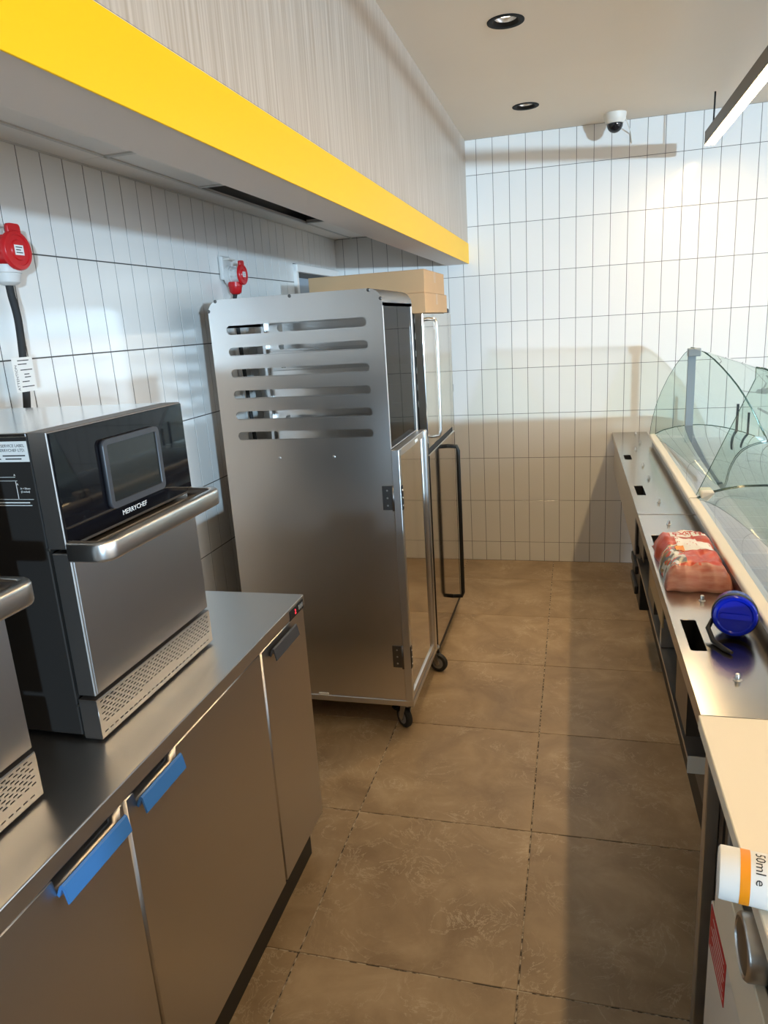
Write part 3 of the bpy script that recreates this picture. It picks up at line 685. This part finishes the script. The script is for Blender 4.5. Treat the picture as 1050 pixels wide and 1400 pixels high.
# ------------------------------------------------------------------ red industrial sockets on the left wall
def socket(cy_, cz, xd, rb, label, body_mat, collar_mat):
    """cy_, cz: centre of the lid; xd: its distance from the wall; rb: body radius"""
    x = XL+0.0045
    e = empty('industrial_socket', (x, cy_, cz), label, 'socket', 'red three phase wall sockets')
    box('wall_box', (x, cy_-0.045, cz-0.02), (x+0.022, cy_+0.045, cz+0.085), 'light_plastic', e, 0.008, 3)
    box('cover_flange', (x+0.022, cy_-0.034, cz+0.066), (x+0.050, cy_+0.034, cz+0.072), 'camera_white', e, 0.002)
    lathe('neck_ring', (x+0.018, cy_, cz), (1, 0, 0), [(rb*0.98, 0), (rb*0.98, 0.018), (rb*0.86, 0.020)], 'light_plastic', e, 28)
    bd = lathe('socket_shroud', (x+0.034, cy_, cz), (1, 0, 0), [(rb*0.80, 0), (rb*0.86, 0.004), (rb*0.86, 0.012), (rb*0.80, 0.014), (rb*0.80, xd-0.060), (rb*0.9, xd-0.058), (rb*0.9, xd-0.046)], body_mat, e, 28)
    for k in range(8):
        a = 2*math.pi*k/8+0.2
        if math.sin(a) < -0.8: continue
        c0 = Vector((x+0.052, cy_+rb*0.80*math.cos(a), cz+rb*0.80*math.sin(a)))
        tube('grip_rib', [c0, c0+Vector((xd-0.085, 0, 0))], 0.004, body_mat, bd, 6)
    ld_ = lathe('lid', (x+xd-0.020, cy_, cz), (1, 0, 0), [(rb*0.95, 0), (rb*1.04, 0.003), (rb*1.04, 0.011), (rb*0.98, 0.015), (rb*0.80, 0.0155), (rb*0.78, 0.013), (rb*0.55, 0.013), (rb*0.50, 0.017), (0.0, 0.017)], 'red_plastic', e, 36)
    plate('lid_tab', slot(0, rb*1.0, rb*0.9, rb*0.75, rb*0.18), [], 0.012, lambda a, b, c: (x+xd-0.020+c, cy_+a, cz+b), 'red_plastic', ld_)
    plate('rating_plate', rect(-rb*0.36, rb*0.30, -rb*0.26, rb*0.26), [], 0.0012, lambda a, b, c: (x+xd-0.0030+c, cy_+a, cz+b), 'white_paper', ld_)
    for k in range(3): box('print_line', (x+xd-0.0020, cy_-rb*0.28, cz-rb*0.16+k*rb*0.14), (x+xd-0.0014, cy_+rb*(0.20-0.12*(k % 2)), cz-rb*0.11+k*rb*0.14), 'ink', ld_)
    gz = cz-rb*0.70
    lathe('cable_collar', (x+xd*0.52, cy_-0.004, gz), (-0.04, -0.02, -1), [(rb*0.74, 0), (rb*0.74, 0.020), (rb*0.68, 0.022), (rb*0.60, 0.045), (rb*0.42, 0.052), (rb*0.25, 0.054)], collar_mat, e, 24)
    return e, Vector((x+xd*0.50, cy_-0.005, gz-0.05))
e1, g1 = socket(-2.142, 1.932, 0.105, 0.050, 'red three phase wall socket with black cable and paper tag above the ovens', 'red_plastic', 'light_plastic')
cb = tube('power_cable', spline([g1+Vector((0, 0, 0.004)), g1+Vector((0.001, 0.0, -0.03)), (-1.374, -2.140, 1.75), (-1.380, -2.142, 1.64), (-1.388, -2.150, 1.52), (-1.400, -2.165, 1.40), (-1.405, -2.2, 1.25), (-1.405, -2.28, 1.1)]), 0.0105, 'rubber', e1, 14)
tg = box('paper_tag', (-1.365, -2.205, 1.555), (-1.3645, -2.125, 1.650), 'white_paper', e1)
text('print', 'ATTENTION', 0.0125, lambda a, b, c: (-1.3643+c, -2.190-b, 1.560+a), 'ink', tg, ext=0.0001)
for dy0, dy1, dz in ((-2.184, -2.140, 1.640), (-2.184, -2.150, 1.630), (-2.178, -2.132, 1.614), (-2.166, -2.146, 1.602), (-2.166, -2.142, 1.594), (-2.178, -2.150, 1.582), (-2.182, -2.134, 1.568)):
    box('print_line', (-1.3646, dy0, dz), (-1.3642, dy1, dz+0.0026), 'ink', tg)
e2, g2 = socket(-0.726, 1.936, 0.105, 0.044, 'red three phase wall socket with pale body just above the rack', 'light_plastic', 'red_plastic')
tube('power_cable', spline([g2+Vector((0, 0, 0.004)), (-1.385, -0.735, 1.80), (-1.395, -0.70, 1.6), (-1.400, -0.66, 1.3), (-1.405, -0.60, 0.9), (-1.405, -0.55, 0.4), (-1.40, -0.5, 0.012)]), 0.0095, 'rubber', e2, 12)

# ------------------------------------------------------------------ right run: stainless service ledge
LX0, LX1, LZ = 0.375, 0.588, 0.90
sl = empty('service_ledge', (0.5, -0.8, 0), 'long stainless steel service ledge with slots along the display case', 'counter')
HO = [(0.415, 0.122, 0.037, 0.134), (0.415, -0.648, 0.037, 0.180), (0.415, -1.42, 0.037, 0.185), (0.415, -2.158, 0.037, 0.180)]
for y0, y1 in ((-1.049, YF-0.008), (-2.535, -1.051)):
    hs = [slot(cx_, cy_, w_, h_, 0.004, 3) for cx_, cy_, w_, h_ in HO if y0 < cy_ < y1]
    p = plate('ledge_panel', rect(LX0, LX1, y0, y1), hs, 0.0025, lambda a, b, c: (a, b, LZ-0.0025+c), 'steel_ledge', sl)
    box('front_lip', (LX0, y0, LZ-0.040), (LX0+0.0025, y1, LZ-0.0005), 'steel_door', p)
    for cx_, cy_, w_, h_ in HO:
        if y0 < cy_ < y1:
            x0, x1, ya, yb, zb = cx_-w_/2-0.0020, cx_+w_/2+0.004, cy_-h_/2-0.004, cy_+h_/2+0.004, LZ-0.22
            boxes('slot_well', [((x0, ya, zb-0.002), (x1, yb, zb)), ((x0, ya, zb), (x0+0.002, yb, LZ-0.003)), ((x1-0.002, ya, zb), (x1, yb, LZ-0.003)), ((x0, ya, zb), (x1, ya+0.002, LZ-0.003)), ((x0, yb-0.002, zb), (x1, yb, LZ-0.003))], 'steel_dark', p)
for y, x in ((0.907, 0.515), (0.552, 0.513), (0.338, 0.473), (-0.117, 0.472), (-0.423, 0.472), (-0.864, 0.471), (-1.189, 0.471), (-1.933, 0.470), (-2.382, 0.470)):
    lathe('stud', (x, y, LZ-0.001), (0, 0, 1), [(0.009, 0), (0.009, 0.002), (0.0052, 0.003), (0.0052, 0.014), (0.004, 0.016)], 'satin_handle', sl, 14)
box('upstand', (LX1-0.003, -2.535, LZ-0.002), (LX1, 0.60, 0.934), 'steel_door', sl)
box('ledge_joint', (LX0, -1.0515, LZ-0.0005), (LX1, -1.0485, LZ+0.0015), 'satin_handle', sl)
# carcass below the ledge
box('carcass', (0.545, -2.40, 0.10), (0.595, 0.93, LZ-0.095), 'steel_dark', sl)
box('kick_board', (0.545, -2.40, 0.0), (0.565, 0.93, 0.10), 'black_plastic', sl)
box('apron', (0.387, -0.80, 0.650), (0.393, 0.93, 0.858), 'steel_door', sl, 0.001)
box('apron', (0.400, -1.045, 0.700), (0.406, -0.815, 0.858), 'steel_dark', sl, 0.001)
box('edge_board', (0.383, -1.83, 0.768), (0.389, -1.47, 0.858), 'wood_edge', sl, 0.001)
boxes('shelf', [((0.406, -2.225, 0.594), (0.545, -0.70, 0.598)), ((0.406, -2.225, 0.598), (0.409, -0.70, 0.606))], 'steel_door', sl)
box('shelf_end', (0.406, -2.227, 0.560), (0.470, -2.223, 0.606), 'cream_rail', sl)
box('shelf_bracket', (0.41, -1.60, 0.600), (0.545, -1.57, 0.70), 'alu', sl)
boxes('cable_box', [((0.430, -0.62, 0.32), (0.545, -0.18, 0.64)), ((0.415, -0.52, 0.36), (0.43, -0.28, 0.40)), ((0.415, -0.52, 0.46), (0.43, -0.28, 0.50)), ((0.415, -0.52, 0.56), (0.43, -0.28, 0.60))], 'black_plastic', sl, 0.003)

# ------------------------------------------------------------------ glass display case
dcse = empty('display_case', (0.9, -0.9, 0), 'curved glass display case with cream rear rail beside the service ledge', 'display case')
CY0, CYM, CY1 = -2.425, -1.0, 0.55
ARCH = [(0.578, 0.940), (0.600, 0.957), (0.640, 0.976), (0.700, 0.992), (0.760, 1.001), (0.830, 1.003), (0.900, 0.997), (0.980, 0.981), (1.060, 0.957), (1.130, 0.930), (1.190, 0.904)]
box('case_body', (0.600, CY0, 0.0), (1.19, CY1, 0.70), 'cabinet_white', dcse)
box('deck', (0.60, CY0, 0.776), (1.20, CY1, 0.786), 'steel_door', dcse)
boxes('inner_wall', [((0.598, CY0, 0.70), (0.604, CY1, 0.93)), ((1.195, CY0, 0.66), (1.215, CY1, 0.905)), ((0.60, CY1-0.012, 0.70), (1.20, CY1, 0.93))], 'steel_door', dcse)
for y0, y1 in ((CYM+0.004, CY1+0.01), (CY0, CYM-0.004)):
    sweep('rear_rail', [(0.590, y0, 0.942), (0.590, y1, 0.942)], [(-b, a) for a, b in slot(0, 0, 0.024, 0.052, 0.008, 4)], 'cream_rail', dcse)
    bm = bmesh.new(); ring = [(bm.verts.new((x, y0, z)), bm.verts.new((x, y1-0.006, z))) for x, z in ARCH]
    for a, b in zip(ring, ring[1:]): bm.faces.new((a[0], b[0], b[1], a[1]))
    me = bm_mesh('curved_lid', bm); lid = link('curved_lid', me, 'glass_lid', dcse, True)
    for yy in (y0, y1-0.006):
        tube('lid_edge', [(x, yy, z) for x, z in ARCH], 0.0028, 'glass_edge', lid, 6)
for y in [0.46-0.16*k for k in range(0, 20)]:
    if y > CY0: box('deck_divider', (0.606, y-0.003, 0.786), (1.19, y+0.003, 0.830), 'satin_handle', dcse)
for yj in (CYM,): box('rail_clip', (0.605, yj-0.03, 0.945), (0.650, yj+0.05, 0.985), 'cream_rail', dcse, 0.004)
# end glass: bell outline with a post
BELL_R = [(0.770, 1.442), (0.800, 1.436), (0.840, 1.414), (0.885, 1.378), (0.930, 1.332), (0.975, 1.280), (1.020, 1.222), (1.062, 1.158), (1.100, 1.092), (1.135, 1.025), (1.165, 0.965), (1.193, 0.905)]
BELL_L = [(0.566, 0.955), (0.570, 1.000), (0.580, 1.060), (0.597, 1.130), (0.622, 1.205), (0.655, 1.280), (0.695, 1.352), (0.735, 1.408)]
def end_glass(y, left):
    o = plate('end_glass', left+BELL_R, [], 0.005, lambda a, b, c: (a, y+c, b), 'glass', dcse)
    tube('glass_rim', [(x, y+0.0025, z) for x, z in BELL_R], 0.0030, 'glass_edge', o, 8)
    tube('glass_rim', [(x, y+0.0025, z) for x, z in left+BELL_R[:1]], 0.0014, 'glass_edge', o, 8)
    return o
end_glass(CY1-0.003, BELL_L)
end_glass(CYM-0.003, [(0.590, 0.965), (0.770, 1.40)])
bm = bmesh.new(); ring = [(bm.verts.new((x, CYM, z)), bm.verts.new((x, CY1-0.03, z))) for x, z in BELL_R]
for a, b in zip(ring, ring[1:]): bm.faces.new((a[0], b[0], b[1], a[1]))
link('front_glass', bm_mesh('front_glass', bm), 'glass', dcse, True)
tube('front_glass_edge', [(x, CY1-0.03, z) for x, z in BELL_R], 0.0026, 'glass_edge', dcse, 8)
for y in (CY1-0.020,):
    box('post', (0.752, y-0.012, 0.905), (0.795, y, 1.400), 'post_grey', dcse, 0.002)
    box('post_head', (0.748, y-0.045, 1.396), (0.815, y+0.006, 1.440), 'post_grey', dcse, 0.004)
    boxes('gas_strut', [((1.020, y-0.02, 0.93), (1.032, y-0.008, 1.12)), ((1.080, y-0.02, 0.93), (1.090, y-0.008, 1.07))], 'black_plastic', dcse)

# ------------------------------------------------------------------ near white counter
wc = empty('till_counter', (0.7, -3.3, 0), 'cream topped white cabinet counter at the end of the steel ledge', 'counter')
box('countertop', (0.370, -4.7, 0.872), (1.25, -2.538, 0.901), 'cream_laminate', wc, 0.0015)
box('corner_post', (0.408, -2.462, 0.0), (0.436, -2.428, 0.872), 'steel', wc, 0.002)
box('post_flange', (0.436, -2.50, 0.0), (0.441, -2.45, 0.872), 'steel_dark', wc)
box('side_panel', (0.44, -2.545, 0.0), (1.2, -2.53, 0.872), 'grey_plastic', wc)
box('front_panel', (0.455, -4.6, 0.0), (0.470, -2.545, 0.872), 'grey_plastic', wc)
box('lower_door', (0.410, -3.30, 0.02), (0.428, -2.560, 0.492), 'cabinet_white', wc, 0.002)
lit_strip = box('lit_panel_strip', (0.408, -3.30, 0.497), (0.426, -2.600, 0.640), 'cream_laminate', wc, 0.002)  # brightly lit part of the white cabinet front, its light put into cream colour
box('panel_backing', (0.428, -3.30, 0.30), (0.455, -2.58, 0.61), 'grey_plastic', wc)
box('catch', (0.404, -2.645, 0.585), (0.409, -2.615, 0.612), 'grey_plastic', lit_strip, 0.001)
lab = box('warning_label', (0.4086, -2.718, 0.391), (0.4102, -2.570, 0.490), 'red_label', wc)
for k in range(6): box('label_line', (0.4082, -2.712+0.005*(k % 3), 0.402+0.0145*k), (0.4088, -2.585-0.010*((k*2) % 3), 0.4045+0.0145*k), 'ink_white', lab)
# round steel fitting above the cream strip
kn = lathe('round_fitting', (0.456, -2.858, 0.676), (-1, 0, 0), [(0.044, 0.0), (0.044, 0.028), (0.051, 0.030), (0.051, 0.056), (0.048, 0.060), (0.044, 0.061), (0.042, 0.058), (0.0, 0.058)], 'steel', wc, 48)
kn['label'] = 'round brushed steel fitting with a dark face'
lathe('dark_face', (0.3985, -2.858, 0.676), (-1, 0, 0), [(0.041, 0), (0.041, 0.0012), (0.0, 0.0014)], 'steel_dark', kn, 40)
lathe('dark_hole', (0.413, -2.875, 0.676-0.0475), (0.0, -0.34, -0.94), [(0.005, 0), (0.005, 0.0016)], 'black_plastic', kn, 16)
# tube with the orange band, lying over the counter edge
TR = 0.034
tb = empty('tube_bottle', (0.40, -3.02, 0.901), 'white plastic tube with an orange band lying on the cream countertop', 'bottle')
ax = Vector((0.985, -0.17, 0.0)).normalized(); t0 = Vector((0.322, -3.004, 0.9015+TR))
lathe('tube_body', t0, ax, [(0.030, 0.0), (0.0335, 0.002), (TR, 0.006), (TR, 0.17), (0.030, 0.18)], 'white_paper', tb, 40)
lathe('orange_band', t0+ax*0.026, ax, [(TR+0.0003, 0.0), (TR+0.0003, 0.012)], 'orange', tb, 40, caps=False)
xa, ya, za = frame_from(ax)
def wrap(s0, ang0):
    def fn(a, b, c):
        th = ang0-a/TR
        return tuple(t0+ax*(s0+b)+Vector((0, 0, 1))*math.sin(th)*(TR+0.0003+c)+(ax.cross(Vector((0, 0, 1))))*math.cos(th)*(TR+0.0003+c))
    return fn
text('print', '50ml e', 0.017, wrap(0.044, math.radians(105)), 'ink', tb, ext=0.0001)

# ------------------------------------------------------------------ things on the ledge
def bag():
    e = empty('snack_bag', (0.487, -1.655, LZ), 'plump orange red printed foil food bag lying on the steel ledge', 'bag')
    nx, ny = 26, 34; x0, x1, y0, y1 = 0.388, 0.561, -1.872, -1.455
    bm = bmesh.new(); tops = []; bots = []
    rnd = random.Random(3)
    for j in range(ny+1):
        v = j/ny; rt = []; rb = []
        for i in range(nx+1):
            u = i/nx
            eu = min(u, 1-u)*2; ev = min(v, 1-v)*2
            h = 0.066*(min(1, eu*3.2)**0.45)*(min(1, ev*5.0)**0.40)
            if v < 0.12: h = max(h, 0.030*min(1, eu*6)**0.4*min(1, 0.35+v*12))
            wr = 0.0035*math.sin(u*23+3*math.sin(v*9))*math.sin(v*31+2*math.sin(u*11))+0.003*math.sin(u*9+v*17)
            if v < 0.3: wr += 0.004*math.sin(v*70+4*math.sin(u*6))*(0.3-v)/0.3
            xx = x0+(x1-x0)*u+0.004*math.sin(v*19)*(1 if u > .5 else -1)*(1-eu); yy = y0+(y1-y0)*v+0.004*math.sin(u*15)*(1-ev)
            z = LZ+0.001+max(0.0015, h+wr*min(1, eu*4)*min(1, ev*4))
            rt.append(bm.verts.new((xx, yy, z))); rb.append(bm.verts.new((xx, yy, LZ+0.0008)))
        tops.append(rt); bots.append(rb)
    for j in range(ny):
        for i in range(nx):
            bm.faces.new((tops[j][i], tops[j][i+1], tops[j+1][i+1], tops[j+1][i])); bm.faces.new((bots[j][i], bots[j+1][i], bots[j+1][i+1], bots[j][i+1]))
    for j in range(ny):
        bm.faces.new((tops[j][0], tops[j+1][0], bots[j+1][0], bots[j][0])); bm.faces.new((tops[j][nx], bots[j][nx], bots[j+1][nx], tops[j+1][nx]))
    for i in range(nx):
        bm.faces.new((tops[0][i], bots[0][i], bots[0][i+1], tops[0][i+1])); bm.faces.new((tops[ny][i], tops[ny][i+1], bots[ny][i+1], bots[ny][i]))
    bmesh.ops.recalc_face_normals(bm, faces=bm.faces)
    me = bm_mesh('bag_film', bm); me.materials.append(MATS['bag_film']); me.materials.append(MATS['bag_end']); me.materials.append(MATS['bag_print'])
    for p in me.polygons:
        c = p.center; u = (c.x-x0)/(x1-x0); v = (c.y-y0)/(y1-y0)
        p.material_index = 1 if v < 0.11 else (2 if (u < 0.36 and v < 0.55 and v > 0.13) else 0); p.use_smooth = True
    body = link('bag_film', me, None, e)
    def H(x, y):
        best = min(tops_c, key=lambda t: (t[0]-x)**2+(t[1]-y)**2); return best[2]
    tops_c = [(v.co.x, v.co.y, v.co.z) for v in me.vertices if v.co.z > LZ+0.002]
    def patch(name, x0, x1, y0, y1, mat, n=10, lift=0.0012):
        bm = bmesh.new(); g = [[bm.verts.new((x0+(x1-x0)*i/n, y0+(y1-y0)*j/n, 0)) for i in range(n+1)] for j in range(n+1)]
        for r in g:
            for v in r: v.co.z = smooth_h(v.co.x, v.co.y)+lift
        for j in range(n):
            for i in range(n): bm.faces.new((g[j][i], g[j][i+1], g[j+1][i+1], g[j+1][i]))
        o = link(name, bm_mesh(name, bm), mat, body, True); return o
    def smooth_h(x, y):
        t = sorted(tops_c, key=lambda t: (t[0]-x)**2+(t[1]-y)**2)[:4]; ws = [1/(1e-7+(a[0]-x)**2+(a[1]-y)**2) for a in t]
        return sum(a[2]*w_ for a, w_ in zip(t, ws))/sum(ws)
    patch('white_sticker', 0.500, 0.556, -1.700, -1.610, 'white_paper')
    patch('white_print', 0.440, 0.502, -1.690, -1.575, 'white_paper', lift=0.0008)
    patch('orange_spot', 0.432, 0.456, -1.700, -1.655, 'orange', 4, 0.0022)
    o = patch('print_band', 0.432, 0.548, -1.555, -1.497, 'white_paper', 10, 0.0006)
    def on_bag(ox, oy):
        return lambda a, b, c: (ox+a, oy+b, smooth_h(ox+a, oy+b)+0.0020+c)
    text('print', 'EXTRA', 0.040, on_bag(0.438, -1.540), 'red_plastic', body, ext=0.0002, sx=0.92)
bag()
# blue round container on its side
jb_ = empty('blue_jar', (0.525, -2.175, LZ), 'deep blue round plastic container with black clip lying on its side', 'jar')
ja = Vector((-0.18, -0.93, 0.12)).normalized(); JR = 0.050; jo = Vector((0.509, -2.135, LZ+JR+0.004))
lathe('jar_body', jo, ja, [(0.0, -0.030), (0.040, -0.030), (0.047, -0.024), (JR-0.002, -0.010), (JR-0.001, 0.020)], 'blue_clear', jb_, 40)
lathe('black_band', jo, ja, [(JR-0.001, 0.016), (JR+0.0012, 0.018), (JR+0.0012, 0.034), (JR-0.002, 0.036)], 'black_plastic', jb_, 40, caps=False)
lathe('jar_lid', jo, ja, [(JR-0.001, 0.030), (JR-0.001, 0.042), (0.046, 0.047), (0.040, 0.048), (0.037, 0.045), (0.0, 0.044)], 'blue_clear', jb_, 40)
xa_, ya_, za_ = frame_from(ja)
plate('lid_grip', slot(0, 0, 0.064, 0.014, 0.006), [], 0.004, lambda a, b, c: tuple(jo+za_*(0.0445+c)+xa_*a+ya_*b), 'blue_clear', jb_)
tube('clip', [jo+za_*0.03+xa_*(-0.047)+ya_*(-0.015), jo+za_*0.04+xa_*(-0.056)+ya_*(-0.036), Vector((0.452, -2.205, LZ+0.007)), Vector((0.470, -2.245, LZ+0.006)), Vector((0.482, -2.262, LZ+0.006))], [0.005, 0.006, 0.006, 0.006, 0.004], 'black_plastic', jb_, 10)
print('tiles', nf, nl, 'objects', len(bpy.data.objects))
